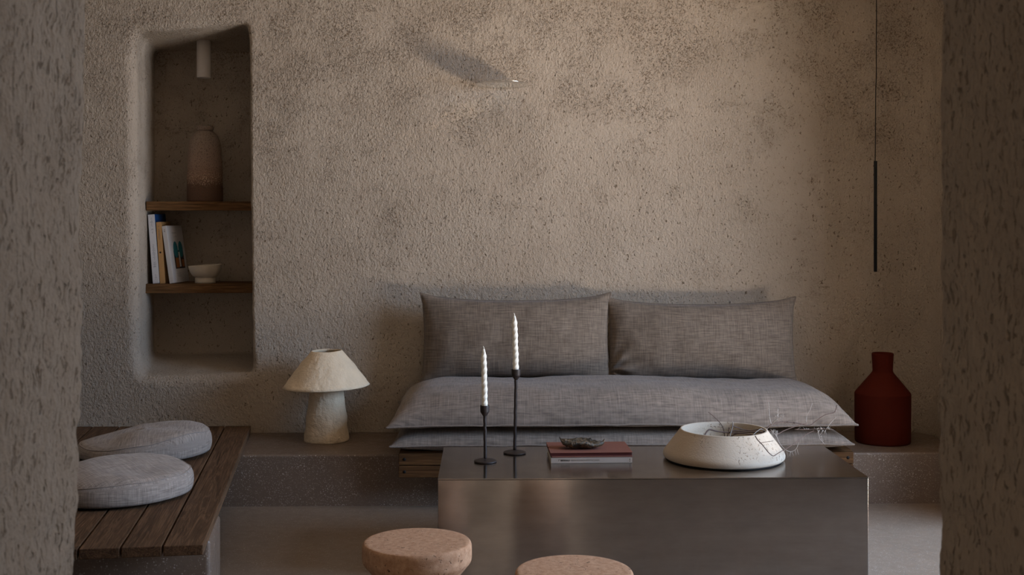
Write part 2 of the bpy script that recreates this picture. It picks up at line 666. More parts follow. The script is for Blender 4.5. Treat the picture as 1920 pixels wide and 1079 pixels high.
def right_wall():
    bm = bmesh.new()
    prof = []
    for k in range(13):
        a = PI / 2 * k / 12
        prof.append((XR - RC + RC * math.sin(a), WY - RC + RC * math.cos(a)))
    zs = [-0.02 + 2.78 * i / 60 for i in range(61)]
    prof += [(XR, y) for y in (5.6, 5.4, 5.2, 5.0, 4.8, OY1 + 0.04, OY1 + 0.012, OY1)]
    prof += [(XR + 0.02, OY1 - 0.0)]
    prof[-3] = (XR, OY1 + 0.03)
    prof[-2] = (XR + 0.008, OY1 + 0.008)
    prof[-1] = (XR + 0.03, OY1)
    prof += [(XR + WT, OY1), (XR + WT, WY + 0.3), (XR - RC, WY + 0.3)]
    grid = [[bm.verts.new((x + (0.003 * nz(x, y, z, 3) if k < 20 else 0), y, z)) for (x, y) in prof] for k, z in enumerate(zs)]
    for i in range(60):
        for j in range(len(prof) - 1):
            bm.faces.new((grid[i][j], grid[i][j + 1], grid[i + 1][j + 1], grid[i + 1][j]))
    add_box(bm, Vector((XR + WT / 2, (OY0 + OY1) / 2, (OZ + 2.76) / 2)), (WT, OY1 - OY0 + 0.02, 2.76 - OZ), 0)
    add_box(bm, Vector((XR + WT / 2, (OY0 + 1.2) / 2, 1.37)), (WT, OY0 - 1.2, 2.78), 0)
    bmesh.ops.recalc_face_normals(bm, faces=bm.faces)
    me = bpy.data.meshes.new('wall_right')
    bm.to_mesh(me)
    bm.free()
    o = link('wall_right', me, M_STUCCO)
    return struct(o)


right_wall()
struct(box('wall_left', (-3.05, 3.5, 1.37), (0.2, 5.2, 2.78), M_STUCCO, bevel=0))
struct(box('terrace_ground', (4.4, 3.6, -0.09), (3.9, 6.0, 0.1), M_STONE, bevel=0))


def front_wall():
    """The thick plastered wall the camera looks through: two rough jambs and a lintel."""
    bm = bmesh.new()
    Y1, Y0 = 1.32, 0.42

    def pier(side):
        def edge_x(z):
            # far corner of the jamb, leaning and lumpy
            py = HOR - (z - CAM_H) / Y1 * F_PX
            t = min(max(py / 1079, -0.3), 1.3)
            if side < 0:
                pts = [(-0.3, 166), (0.0, 164), (0.12, 161), (0.3, 155), (0.52, 155), (0.64, 157), (0.8, 151), (0.92, 147), (1.0, 141), (1.3, 132)]
            else:
                pts = [(-0.3, 1762), (0.0, 1764), (0.25, 1766), (0.45, 1763), (0.7, 1762), (0.85, 1759), (1.0, 1758), (1.3, 1755)]
            for (a, xa), (b, xb) in zip(pts, pts[1:]):
                if a <= t <= b:
                    px = xa + (xb - xa) * (t - a) / (b - a)
                    break
            return on_y(px + (10 if side < 0 else -13), HOR, Y1).x
        prof = []          # (offset into the wall from the jamb plane, y)
        far = 2.6
        for d in (far, 1.2, 0.5, 0.2, 0.1, 0.06):
            prof.append((d, Y1))
        rr = 0.03
        for k in range(1, 9):
            a = PI / 2 * k / 9
            prof.append((rr * (1 - math.sin(a)), Y1 - rr + rr * math.cos(a)))
        n = 70
        for k in range(n + 1):
            prof.append((0, Y1 - rr - (Y1 - rr - Y0 - 0.05) * k / n))
        for d in (0.05, 0.3, far):
            prof.append((d, Y0))
        zs = [-0.02 + 0.8 * i / 40 for i in range(40)] + [0.78 + 0.85 * i / 190 for i in range(190)] + [1.63 + 1.13 * i / 40 for i in range(41)]
        rows = []
        for z in zs:
            ex = edge_x(z)
            row = []
            for d, y in prof:
                x = ex + side * d
                amp = 1.0 if d < 0.08 else 0.3
                w = amp * (0.004 * nz(x * 0.3, y, z, 9) + 0.0028 * nz(y, 5, z, 32) + 0.0022 * nz(y, 1, z, 85))
                row.append(bm.verts.new((x + side * w, y + 0.5 * w, z)))
            rows.append(row)
        for i in range(len(zs) - 1):
            for j in range(len(prof) - 1):
                bm.faces.new((rows[i][j], rows[i][j + 1], rows[i + 1][j + 1], rows[i + 1][j]))
    pier(-1)
    pier(1)
    add_box(bm, Vector((0, (Y0 + Y1) / 2, 2.46)), (0.94, Y1 - Y0 - 0.02, 0.6), 0.02)
    bmesh.ops.recalc_face_normals(bm, faces=bm.faces)
    me = bpy.data.meshes.new('wall_front')
    bm.to_mesh(me)
    bm.free()
    return struct(link('wall_front', me, M_JAMB))


front_wall()

# the room behind the camera: slots added in its rear wall for the table's bands
bm = bmesh.new()
for x0, x1 in ((-3.2, -0.82), (-0.42, 0.30), (0.74, 3.0)):
    add_box(bm, Vector(((x0 + x1) / 2, -2.6, 1.37)), (x1 - x0, 0.2, 2.78), 0)
for x0, x1 in ((-0.82, -0.42), (0.30, 0.74)):
    add_box(bm, Vector(((x0 + x1) / 2, -2.6, 0.08)), (x1 - x0, 0.2, 0.2), 0)
    add_box(bm, Vector(((x0 + x1) / 2, -2.6, 2.53)), (x1 - x0, 0.2, 0.46), 0)
me = bpy.data.meshes.new('wall_rear')
bm.to_mesh(me)
bm.free()
struct(link('wall_rear', me, M_STUCCO, smooth=False))
struct(box('wall_rear_left', (-3.05, -0.6, 1.37), (0.2, 4.0, 2.78), M_STUCCO, bevel=0))
struct(box('wall_rear_right', (2.85, -0.6, 1.37), (0.2, 4.0, 2.78), M_STUCCO, bevel=0))

# ------------------------------------------------------------------ built-in terrazzo ledge
LY = on_z(1690, 849, LZ).y          # front face of the ledge
print('LY', LY, on_z(463, 853, LZ).y, 'wall base', on_z(600, 811, LZ).y, on_z(471, 797, BZ))


def ledge():
    bm = bmesh.new()
    pts = [(-2.94, LY), (XR - 0.005, LY), (XR - 0.005, WY - RC)]
    for k in range(1, 9):
        a = PI / 2 * k / 8
        pts.append((XR - RC + (RC - 0.005) * math.cos(a), WY - RC + (RC - 0.005) * math.sin(a)))
    pts.append((-2.94, WY - 0.005))
    lo = [bm.verts.new((x, y, 0)) for x, y in pts]
    f = bm.faces.new(lo)
    r = bmesh.ops.extrude_face_region(bm, geom=[f])
    for v in r['geom']:
        if isinstance(v, bmesh.types.BMVert):
            v.co.z = LZ
    ed = [e for e in bm.edges if all(abs(v.co.z - LZ) < 1e-6 and abs(v.co.y - LY) < 1e-6 for v in e.verts)]
    bmesh.ops.bevel(bm, geom=ed, offset=0.010, segments=4, affect='EDGES', profile=0.5)
    bmesh.ops.recalc_face_normals(bm, faces=bm.faces)
    me = bpy.data.meshes.new('terrazzo_ledge')
    bm.to_mesh(me)
    bm.free()
    o = link('terrazzo_ledge', me, M_TERR, smooth=False)
    tag(o, 'long low brown terrazzo ledge with pale flecks running under the back wall', 'ledge')


ledge()

# ------------------------------------------------------------------ plank bench on the left
fr = on_z(380.6, 1022, BZ)
bkp = on_z(471.5, 795.5, BZ)
d_ = Vector((bkp.x - fr.x, bkp.y - fr.y, 0))
b_ang = math.atan2(-d_.x, d_.y)
b_len = d_.length
print('bench', fr, bkp, math.degrees(b_ang), b_len)
bench = thing('plank_bench', 'wide low bench of dark-stained wooden planks on a concrete block', 'bench', (fr.x, fr.y, 0), b_ang)
pitch, gap, th = 0.1235, 0.006, 0.032
skew = math.tan(-b_ang)
for i in range(11):
    w = pitch - gap
    x1 = -i * pitch
    yend = (WY - 0.012 - fr.y - (x1 - w / 2) * math.sin(b_ang)) / math.cos(b_ang)
    # plank built around its own origin so that its grain is its own
    me_ = bmesh.new()
    add_box(me_, Vector((0, 0, 0)), (w, yend, th), 0.0025, 2)
    for v in me_.verts:
        if v.co.y > 0:
            v.co.y -= (v.co.x) * math.tan(b_ang)
    me = bpy.data.meshes.new('plank')
    me_.to_mesh(me)
    me_.free()
    pl = link('plank', me, M_WOODY, bench, (x1 - w / 2, yend / 2, BZ - th / 2), smooth=False)
blk = box('concrete_base', (-0.70, 0.36, (BZ - th) / 2), (1.408, 0.34, BZ - th - 0.001), M_TERR, bench, bevel=0.018, seg=5)
blk['label'] = 'dark terrazzo block under the planks'
for p in blk.data.polygons:
    p.use_smooth = True


# ------------------------------------------------------------------ cushions
def knife_cushion(name, w, h, top, bot, mat, parent=None, px=3.2, py=3.2, pinch=0.035, ear=0.02, seed=0, nu=72, nv=44, wr=0.004, sag=0.0, q=0.5, pinchy=None, fold=False, dent=0.0):
    """Two panels sewn along a knife edge; w along x, h along y, bulging +z by top, -z by bot."""
    vs, fs, uvs = [], [], []

    def outline(u, v):
        x = w / 2 * u * (1 - pinch * (1 - v ** 2) * abs(u) ** 3)
        y = h / 2 * v * (1 - (pinch * w / h * 0.55 if pinchy is None else pinchy) * (1 - abs(u) ** 2.6) * abs(v) ** 3)
        k = max(0, abs(u) - 0.85) / 0.15 * max(0, abs(v) - 0.8) / 0.2
        x += math.copysign(ear * k, u)
        y += math.copysign(ear * k, v)
        return x, y
    us = [math.copysign(1 - (1 - abs(t)) ** 1.5, t) for t in [2 * i / nu - 1 for i in range(nu + 1)]]
    vv = [math.copysign(1 - (1 - abs(t)) ** 1.5, t) for t in [2 * j / nv - 1 for j in range(nv + 1)]]
    idx = {}
    for side, th_ in ((1, top), (-1, bot)):
        for j, v in enumerate(vv):
            for i, u in enumerate(us):
                edge = i in (0, nu) or j in (0, nv)
                if edge and side == -1:
                    idx[(side, i, j)] = idx[(1, i, j)]
                    continue
                x, y = outline(u, v)
                b = max(0.0, (1 - abs(u) ** px) * (1 - abs(v) ** py)) ** q
                z = side * th_ * b
                if not edge:
                    e = min(1, 6 * (1 - abs(u))) * min(1, 6 * (1 - abs(v)))
                    z += side * e * (0.010 * nz(x + seed, y, side, 3.2) + wr * nz(x + seed, y, side * 3, 11))
                    # puckers running in from the seams
                    pk = (1 - abs(u)) * w / 2
                    pv = (1 - abs(v)) * h / 2
                    z += side * wr * 0.9 * nz(x * 14 + seed, 0, 2) * math.exp(-pv / 0.05) * min(1, pv / 0.012)
                    z += side * wr * 0.9 * nz(y * 14 + seed, 0, 5) * math.exp(-pk / 0.05) * min(1, pk / 0.012)
                z += sag * nz(x * 1.6 + seed, 7, 0.3)
                if dent and side > 0:
                    t_ = min(1, max(0, (y - 0.10) / 0.10))
                    z -= dent * t_ * t_ * (3 - 2 * t_) * (1 if abs(x) < 0.80 else max(0, 1 - (abs(x) - 0.80) / 0.12)) * b
                if fold and not edge:
                    dx, dy = x + w / 2 - 0.005, y + h / 2 - 0.070
                    dd = math.hypot(dx, dy)
                    z += side * 0.030 * math.sin(math.atan2(dy, dx) * 8 + dd * 14) * math.exp(-(dd / 0.09) ** 2) * min(1, 8 * (1 - abs(u))) * min(1, 8 * (1 - abs(v)))
                if edge:
                    z += 0.003 * nz(x * 9 + seed, y * 9, 4)
                idx[(side, i, j)] = len(vs)
                vs.append(Vector((x, y, z)))
                uvs.append((x + seed, y + seed * 0.7 + (0 if side > 0 else 3)))
        for j in range(nv):
            for i in range(nu):
                a = [idx[(side, i, j)], idx[(side, i + 1, j)], idx[(side, i + 1, j + 1)], idx[(side, i, j + 1)]]
                fs.append(a)
    o = mesh(name, vs, fs, mat, parent, uvs=uvs)
    ring = [idx[(1, i, 0)] for i in range(nu)] + [idx[(1, nu, j)] for j in range(nv)] + [idx[(1, i, nv)] for i in range(nu, 0, -1)] + [idx[(1, 0, j)] for j in range(nv, 0, -1)]
    loop = [vs[k] for k in ring]
    tube_o = seam_tube(loop, 0.0042, mat, o)
    return o


def seam_tube(loop, r, mat, parent):
    vs, fs = tube_geo(loop, r, 6, True)
    n = len(loop)
    uvs = [(i * 0.02, (i % 6) * 0.004) for i in range(len(vs))]
    return mesh('seam', vs, fs, mat, parent, uvs=uvs)


# seat: wooden base, two mattresses, two back cushions
SB_Y = 5.235
sl = on_y(749, 850, SB_Y)
sr = on_y(1597, 850, SB_Y)
print('sofa base', sl, sr)
sw_ = sr.x - sl.x
base = thing('sofa_base', 'low dark wooden daybed base with two front boards laid over the ledge', 'sofa base', ((sl.x + sr.x) / 2, SB_Y, 0))
for i in range(5):
    wd = 0.118
    yy = 0.002 + wd / 2 + i * 0.124
    box('deck_board', (0, 0, 0), (sw_, wd, 0.030), M_BOARD, base, 0.002, loc=(0, yy, LZ + 0.0155))
for z in (LZ + 0.008 - 0.024, LZ + 0.008 - 0.077):
    box('front_board', (0, 0, 0), (sw_ + 0.004, 0.022, 0.050), M_BOARD, base, 0.002, loc=(0, -0.010, z + 0.017))
for s in (-1, 1):
    for z in (0.224, 0.171):
        lathe('screw_plug', [(0, 0.0015), (0.006, 0.0015), (0.007, 0.0)], M_BLACK, base, (s * (sw_ / 2 - 0.022), -0.021, z), 16).rotation_euler = (PI / 2, 0, 0)

DECK = LZ + 0.0305
mc = on_y(1166, 820, 5.2).x
m_w = on_y(1598, 820, 5.2).x - on_y(733, 820, 5.2).x
print('mattress', mc, m_w)
MD = 0.66
m1 = knife_cushion('seat_mattress', m_w - 0.02, MD, 0.062, 0.030, M_LINEN, seed=3.1, px=14, py=7, pinch=0.008, ear=0.012, sag=0.010, nu=110, nv=56, wr=0.005)
m1.location = (mc, 5.185 + MD / 2, DECK + 0.034)
tag(m1, 'grey linen floor mattress squeezed beneath another on the daybed base', 'mattress', 'linen seat mattresses')
m2 = knife_cushion('seat_mattress', m_w, MD + 0.01, 0.150, 0.020, M_LINEN, seed=11.7, px=11, py=4.6, pinch=0.010, ear=0.014, sag=0.012, nu=120, nv=60, wr=0.005, q=0.56, dent=0.034)
m2.location = (mc, 5.178 + MD / 2, DECK + 0.118)
tag(m2, 'plump grey linen mattress on top, its dome under the back cushions', 'mattress', 'linen seat mattresses')


def back_cushion(l, r_, top, bot, seed, label, flipdz=0.0, fold=False):
    yb = 5.67
    pl_, pr = on_y(l, (top + bot) / 2, yb), on_y(r_, (top + bot) / 2, yb)
    zt, zb = on_y(960, top, yb + 0.06).z, on_y(960, bot, yb).z
    w, h = pr.x - pl_.x, zt - zb
    o = knife_cushion('back_cushion', w, h, 0.115, 0.085, M_LINEN_P, seed=seed, px=2.3, py=2.1, pinch=0.032, pinchy=0.15, ear=0.008, wr=0.008, nu=96, nv=60, fold=fold)
    o.location = ((pl_.x + pr.x) / 2, yb + 0.035, (zt + zb) / 2)
    o.rotation_euler = (R(90 - 7), 0, flipdz)
    tag(o, label, 'cushion', 'linen back cushions')
    print('cush', w, h, o.location)


back_cushion(790, 1145, 552, 720, 21.3, 'long grey linen back cushion behind the two candles', R(0.3))
back_cushion(1141, 1494, 560, 726, 34.9, 'long grey linen back cushion leaning nearest the red vase', R(-0.4), True)


# round floor cushions
def round_cushion(r, t, seed, c, label, lop, rz):
    def wob(p):
        q = Vector(p)
        a = math.atan2(q.y, q.x)
        k = 1 + 0.022 * math.sin(2 * a + seed) + 0.012 * nz(math.cos(a) * 2, math.sin(a) * 2, seed)
        q.x *= k
        q.y *= k
        rr = math.hypot(q.x, q.y) / r
        q.z += (0.022 * nz(q.x + seed, q.y, 0, 4.5) + 0.004 * nz(q.x + seed, q.y, 1, 14)) * (1 if q.z > t * 0.4 else 0)
        q.z *= 1 + lop * (q.x * math.cos(rz) - q.y * math.sin(rz)) / r
        return q
    prof = [(0, 0), (r * 0.5, 0.0), (r * 0.85, 0.002), (r * 0.94, 0.010)]
    for k in range(1, 8):
        a = -PI / 2 * 0.9 + PI * 0.9 * k / 8
        prof.append((r * 0.95 + r * 0.05 * math.cos(a), t * 0.33 + t * 0.27 * math.sin(a)))
    prof += [(r * 0.95, t * 0.64), (r * 0.90, t * 0.72)]
    for k in range(1, 15):
        u = 0.90 * (1 - k / 14)
        prof.append((r * u, t * (0.72 + 0.28 * (1 - (u / 0.90) ** 2.2))))
    vs, fs = lathe_mesh(prof, 96, wob)
    uvs = [((v.x + seed) if v.z > t * 0.6 else math.atan2(v.y, v.x) * r + seed, v.y if v.z > t * 0.6 else v.z) for v in vs]
    o = mesh('floor_cushion', vs, fs, M_LINEN_B, None, uvs=uvs)
    o.location = c
    o.rotation_euler = (0, 0, rz)
    tag(o, label, 'floor cushion', 'round linen floor cushions')
    loop = []
    for k in range(96):
        a = 2 * PI * k / 96
        p = wob(Vector((r * 0.953 * math.cos(a), r * 0.953 * math.sin(a), t * 0.637)))
        loop.append(p)
    seam_tube(loop, 0.0022, M_LINEN_B, o)
    return o


c1 = on_z(222, 928, BZ)
round_cushion(0.262, 0.120, 1.3, (c1.x, c1.y, BZ), 'round grey linen floor cushion nearest the open end of the bench', 0.12, R(40))
c2 = on_z(272, 853, BZ)
round_cushion(0.268, 0.118, 5.2, (c2.x, c2.y, BZ + 0.002), 'round grey linen floor cushion lying nearest the back wall', 0.34, R(100))
print('floor cushions', c1, c2)

# ------------------------------------------------------------------ niche shelves and what stands on them
SY = WY + 0.215


def shelf(py_top, py_bot, xl, xr, label):
    a = on_y(xl, py_top, SY)
    b = on_y(xr, py_bot, SY)
    w = b.x - a.x
    dpt = WY + 0.455 - SY
    o = box('niche_shelf', (0, 0, 0), (w, dpt, a.z - b.z), M_WOODX, None, 0.002, loc=((a.x + b.x) / 2, SY + dpt / 2, (a.z + b.z) / 2))
    tag(o, label, 'shelf', 'wooden niche shelves')
    return a.z


z_up = shelf(378, 395, 274, 474, 'dark wooden niche shelf carrying the brown stoneware bottle')
z_lo = shelf(533, 550, 272, 476, 'dark wooden niche shelf carrying the books and small bowl')

# brown speckled bottle
vp = on_y(384, 378, SY + 0.115)
k_ = (SY + 0.115) / F_PX
hgt = 141 * k_
vs_ = thing('stoneware_bottle', 'brown speckled stoneware bottle standing in the wall niche', 'bottle', (vp.x, SY + 0.115, z_up))
prof = smooth_prof([(0.033 * 2.69 * 1.0, 0.004), (0.0895, 0.05), (0.0875, 0.11), (0.086, 0.18), (0.083, 0.24), (0.079, 0.285), (0.066, 0.325), (0.046, 0.348), (0.037, 0.354)], 5)
sc = hgt / 0.378


def vwob(p):
    q = Vector(p)
    q.x += 0.0025 * nz(q.z, q.x, q.y, 14)
    q.y += 0.0025 * nz(q.z, q.y, q.x, 12)
    return q


lathe('body', [(0, 0)] + [(r * sc * 0.99, z * sc) for r, z in [(0.086, 0.0)] + prof] + [(0.030 * sc, 0.353 * sc), (0.028 * sc, 0.30 * sc), (0, 0.29 * sc)], M_VASE, vs_, seg=72, wob=vwob)
lathe('rim', smooth_prof([(0.038 * sc, 0.354 * sc), (0.0415 * sc, 0.360 * sc), (0.042 * sc, 0.371 * sc), (0.0395 * sc, 0.378 * sc), (0.034 * sc, 0.377 * sc), (0.031 * sc, 0.366 * sc), (0.031 * sc, 0.352 * sc)], 4), M_VASE, vs_, seg=56, wob=vwob)


# upright books
def upright_book(xb, lean_px, h_px, t_px, depth, yaw, mats, label, name='book'):
    y0 = SY + 0.035
    kk = y0 / F_PX
    p = on_y(xb, 533, y0)
    h, t = h_px * kk, t_px * kk
    ang = math.atan2(lean_px, h_px)
    o = thing(name, label, 'book', (p.x, y0, z_lo))
    o.rotation_euler = (0, -ang, yaw)
    cs, cl, cr = mats
    box('spine', (t / 2, 0.0015, h / 2), (t, 0.003, h), cs, o, 0.001)
    box('cover', (0.001, depth / 2 + 0.002, h / 2), (0.002, depth - 0.002, h), cl, o, 0.0004)
    box('cover', (t - 0.001, depth / 2 + 0.002, h / 2), (0.002, depth - 0.002, h), cr, o, 0.0004)
    box('page_block', (t / 2, depth / 2, h / 2 + 0.002), (t - 0.005, depth - 0.008, h - 0.006), M_PAGES, o, 0.0005)
    return o, t, h, depth


def marks(parent, name, x, z0, z1, w, mat, n, seed, ax='spine', depth=0.0):
    """Rows of tiny unreadable printed strokes as one mesh, running up a spine."""
    rnd = random.Random(seed)
    bm = bmesh.new()
    z = z0
    while z < z1:
        l = rnd.uniform(0.25, 1.0) * w
        st = rnd.uniform(0.0016, 0.003)
        if ax == 'spine':
            add_box(bm, Vector((x + rnd.uniform(-0.1, 0.1) * w, -0.0003, z)), (l, 0.0006, st), 0)
        else:
            add_box(bm, Vector((x + 0.0003, depth + (w - l) * 0.5, z)), (0.0006, l, st * 0.7), 0)
        z += st + rnd.uniform(0.0012, 0.004) + (0.008 if rnd.random() < 0.12 else 0)
    me = bpy.data.meshes.new(name)
    bm.to_mesh(me)
    bm.free()
    return link(name, me, mat, parent, smooth=False)


bk1, t1, h1, _ = upright_book(286.5, 9.5, 129, 12.5, 0.205, 0.0, (M_BKWHITE, M_BKWHITE, M_BKBLUE), 'tall white-spined book with a blue cover leaning against the niche side')
marks(bk1, 'spine_print', t1 * 0.5, h1 * 0.73, h1 * 0.95, 0.013, M_INKB, 1, 1)
marks(bk1, 'spine_print', t1 * 0.5, h1 * 0.24, h1 * 0.60, 0.014, M_INKB, 1, 2)
marks(bk1, 'spine_print', t1 * 0.5, h1 * 0.06, h1 * 0.13, 0.010, M_INKB, 1, 3)
bk2, t2, h2, _ = upright_book(300, 7.5, 115, 9, 0.18, 0.0, (M_BKTAN, M_BKTAN, M_BKTAN), 'slim tan book standing between the two white books')
marks(bk2, 'spine_print', t2 * 0.5, h2 * 0.72, h2 * 0.93, 0.007, M_INKG, 1, 5)
d2 = lathe('spine_dot', [(0, 0.0008), (0.0042, 0.0008), (0.0045, 0)], M_INK, bk2, (t2 * 0.5, -0.0001, h2 * 0.505), 16)
d2.rotation_euler = (PI / 2, 0, 0)
bk3, t3, h3, dp3 = upright_book(318, 16, 108, 8.5, 0.19, R(-9), (M_BKWHITE, M_BKWHITE, M_BKWHITE), 'white book with a teal and orange cover picture leaning on the tan one')
marks(bk3, 'spine_print', t3 * 0.5, h3 * 0.90, h3 * 0.94, 0.008, M_INK, 1, 7)
marks(bk3, 'spine_print', t3 * 0.5, h3 * 0.04, h3 * 0.10, 0.004, M_INKB, 1, 8)
marks(bk3, 'cover_print', t3, h3 * 0.80, h3 * 0.88, 0.065, M_INKB, 1, 9, 'cover', dp3 * 0.40)
marks(bk3, 'cover_print', t3, h3 * 0.10, h3 * 0.17, 0.055, M_INKB, 1, 10, 'cover', dp3 * 0.40)
pic = box('cover_picture', (t3 + 0.0004, dp3 * 0.56, h3 * 0.40), (0.0008, dp3 * 0.60, h3 * 0.32), M_DARKP, bk3, 0)


def ellipse_patch(name, cy, cz, ry, rz, mat, parent, x):
    vs = [Vector((x, cy + ry * math.cos(2 * PI * k / 28), cz + rz * math.sin(2 * PI * k / 28))) for k in range(28)]
    vs += [v + Vector((0.0005, 0, 0)) for v in vs]
    fs = [list(range(28)), list(range(28, 56))] + [[k, (k + 1) % 28, 28 + (k + 1) % 28, 28 + k] for k in range(28)]
    return mesh(name, vs, fs, mat, parent, smooth=False)


for cy, mt in ((0.40, M_TEAL), (0.72, M_TEAL)):
    ellipse_patch('printed_arch', dp3 * cy, h3 * 0.575, dp3 * 0.135, h3 * 0.145, mt, bk3, t3 + 0.0009)
box('printed_figure', (t3 + 0.0012, dp3 * 0.42, h3 * 0.345), (0.0008, dp3 * 0.20, h3 * 0.17), M_ORANGE, bk3, 0)
box('printed_figure', (t3 + 0.0012, dp3 * 0.76, h3 * 0.33), (0.0008, dp3 * 0.13, h3 * 0.13), M_ORANGE, bk3, 0)
box('printed_figure', (t3 + 0.0012, dp3 * 0.58, h3 * 0.40), (0.0008, dp3 * 0.09, h3 * 0.26), M_BKWHITE, bk3, 0)

# small footed bowl
bp = on_y(385, 533, SY + 0.10)
kb = (SY + 0.10) / F_PX
bw = thing('footed_bowl', 'small cream ceramic footed bowl on the niche shelf beside the books', 'bowl', (bp.x, SY + 0.10, z_lo))
Rb, Hb = 31 * kb, 33 * kb


def bwob(p):
    q = Vector(p)
    if q.z > Hb * 0.4:
        q.z += 0.0045 * q.x / Rb * (q.z / Hb)
        q.x *= 1 + 0.02 * nz(q.x, q.y, 2, 20)
    return q


lathe('cup', smooth_prof([(0.001, Hb * 0.26), (Rb * 0.42, Hb * 0.24), (Rb * 0.72, Hb * 0.40), (Rb * 0.90, Hb * 0.66), (Rb * 0.985, Hb * 0.94), (Rb * 0.98, Hb * 1.0), (Rb * 0.93, Hb * 0.99), (Rb * 0.84, Hb * 0.68), (Rb * 0.6, Hb * 0.42), (0.001, Hb * 0.34)], 5), M_CERAM, bw, seg=64, wob=bwob)
lathe('foot', [(0, 0), (Rb * 0.60, 0), (Rb * 0.61, Hb * 0.04), (Rb * 0.60, Hb * 0.33), (0, Hb * 0.33)], M_CERAM, bw, seg=48)

# cylinder spotlight on the niche's ceiling
sp_y = WY + 0.26
p_t, p_b = on_y(382.5, 79, sp_y), on_y(382.5, 146, sp_y)
spl = thing('spotlight', 'white cylinder spotlight fixed under the top of the niche', 'spotlight', (p_t.x, sp_y, p_b.z))
rr_ = 13.2 * sp_y / F_PX
hh = p_t.z - p_b.z
lathe('housing', [(0, 0.012), (rr_ * 0.86, 0.012), (rr_ * 0.88, 0.0), (rr_ * 0.98, 0.0), (rr_, 0.002), (rr_, hh + 0.022), (0, hh + 0.022)], M_WHITE, spl, seg=56)
lathe('lens', [(0, 0.011), (rr_ * 0.8, 0.011), (rr_ * 0.8, 0.0105), (0, 0.0105)], M_BLACK, spl, seg=40)

# ------------------------------------------------------------------ disc wall lamp
dR = 50.5 * 5.76 / F_PX
dc = on_y(943, 159, WY - 0.128)
sc_ = thing('wall_lamp', 'thin round polished disc wall lamp on the rough plaster', 'wall lamp', (dc.x, WY - 0.002 - dR, dc.z))
lathe('disc', [(0, -0.0015), (dR * 0.6, -0.0015), (dR * 0.985, -0.001), (dR, 0.0005), (dR * 0.985, 0.002), (dR * 0.5, 0.003), (0, 0.003)], M_DISC, sc_, seg=96)
lathe('light_source', [(0, 0.003), (0.02, 0.003), (0.02, 0.006), (0.018, 0.007), (0, 0.007)], M_IRON, sc_, (0, dR * 0.7, 0), 40)
sc_.rotation_euler = (R(-2.6), 0, 0)

# ------------------------------------------------------------------ pendant
py_ = 5.55
pb, pt = on_y(1641.5, 510, py_), on_y(1641, 302, py_)
pen = thing('pendant_lamp', 'slim black rod pendant lamp hanging on a thin cable', 'pendant lamp', (pb.x, py_, pb.z))
rod_h = pt.z - pb.z
rrp = 3.1 * py_ / F_PX
lathe('rod', [(0, 0.004), (rrp * 0.7, 0.004), (rrp * 0.75, 0), (rrp, 0.0005), (rrp, rod_h - 0.001), (rrp * 0.9, rod_h), (0, rod_h)], M_BLACK, pen, seg=24)
cpts = []
for px, pyy in ((1641, 302), (1641.5, 240), (1642, 170), (1643.2, 140), (1643, 90), (1643.5, 0)):
    q = on_y(px, pyy, py_)
    cpts.append((q.x - pb.x, 0, q.z - pb.z))
cpts.append((cpts[-1][0], 0, 2.745 - pb.z))
tube('cable', smooth_prof(cpts, 5), 0.0021, M_BLACK, pen, 8)
lathe('ceiling_rose', [(0, 0), (0.045, 0), (0.05, 0.003), (0.05, 0.022), (0, 0.022)], M_BLACK, pen, (cpts[-1][0], 0, 2.727 - pb.z), 40)

# ------------------------------------------------------------------ table lamp
lp = on_z(612, 826, LZ)
kl = lp.y / F_PX
lamp = thing('table_lamp', 'cream papier-mache table lamp with a wide conical shade standing on the ledge', 'table lamp', (lp.x, lp.y, LZ))
print('lamp', lp)


def lwob(p, a=0.0035):
    q = Vector(p)
    if q.z < 0.004:
        return q
    n1 = nz(q.x, q.y, q.z, 22) * a + nz(q.x, q.y, q.z + 5, 60) * a * 0.35
    d = Vector((q.x, q.y, 0)).normalized()
    return q + d * n1 + Vector((0, 0, 0.5 * n1))


zs0 = (826 - 724) * kl         # shade's lower edge
zs1 = (826 - 659) * kl
Rs, Rt = 80.5 * kl, 28.5 * kl
prof = [(42 * kl * 0.6, 0.0), (41.5 * kl, 0.0), (42 * kl, 0.006)]
for k in range(1, 15):
    t = k / 14
    prof.append((42 * kl + (28.5 - 42) * kl * t, 0.006 + (zs0 + 0.03) * t))
prof += [(20 * kl, zs0 + 0.038), (0, zs0 + 0.038)]
lathe('base', [(0, 0)] + prof, M_PAPER_B, lamp, seg=72, wob=lambda p: lwob(p, 0.0045))
sh = []
for k in range(15):
    t = k / 14
    r = Rs + (Rt - Rs) * t
    sh.append((r + 0.004 * math.sin(PI * t), zs0 + (zs1 - zs0) * t))
inner = [(r - 0.006, z + (0.004 if i == 0 else 0)) for i, (r, z) in enumerate(sh)][::-1]


def swob(p):
    q = lwob(p, 0.0035)
    q.z += 0.007 * q.x / Rs * max(0, (q.z - zs0) / (zs1 - zs0) * 0.2 + 0.8) * (1 if q.z < zs0 + 0.1 else 0.5)
    return q


lathe('shade', [(Rs - 0.004, zs0 - 0.002)] + sh + [(Rt - 0.003, zs1 + 0.002)] + inner + [(Rs - 0.007, zs0)], M_PAPER, lamp, seg=96, wob=swob)
lathe('bulb_holder', [(0, 0), (0.022, 0), (0.022, 0.05), (0.012, 0.06), (0, 0.06)], M_WHITE, lamp, (0, 0, zs0 + 0.036), 32)

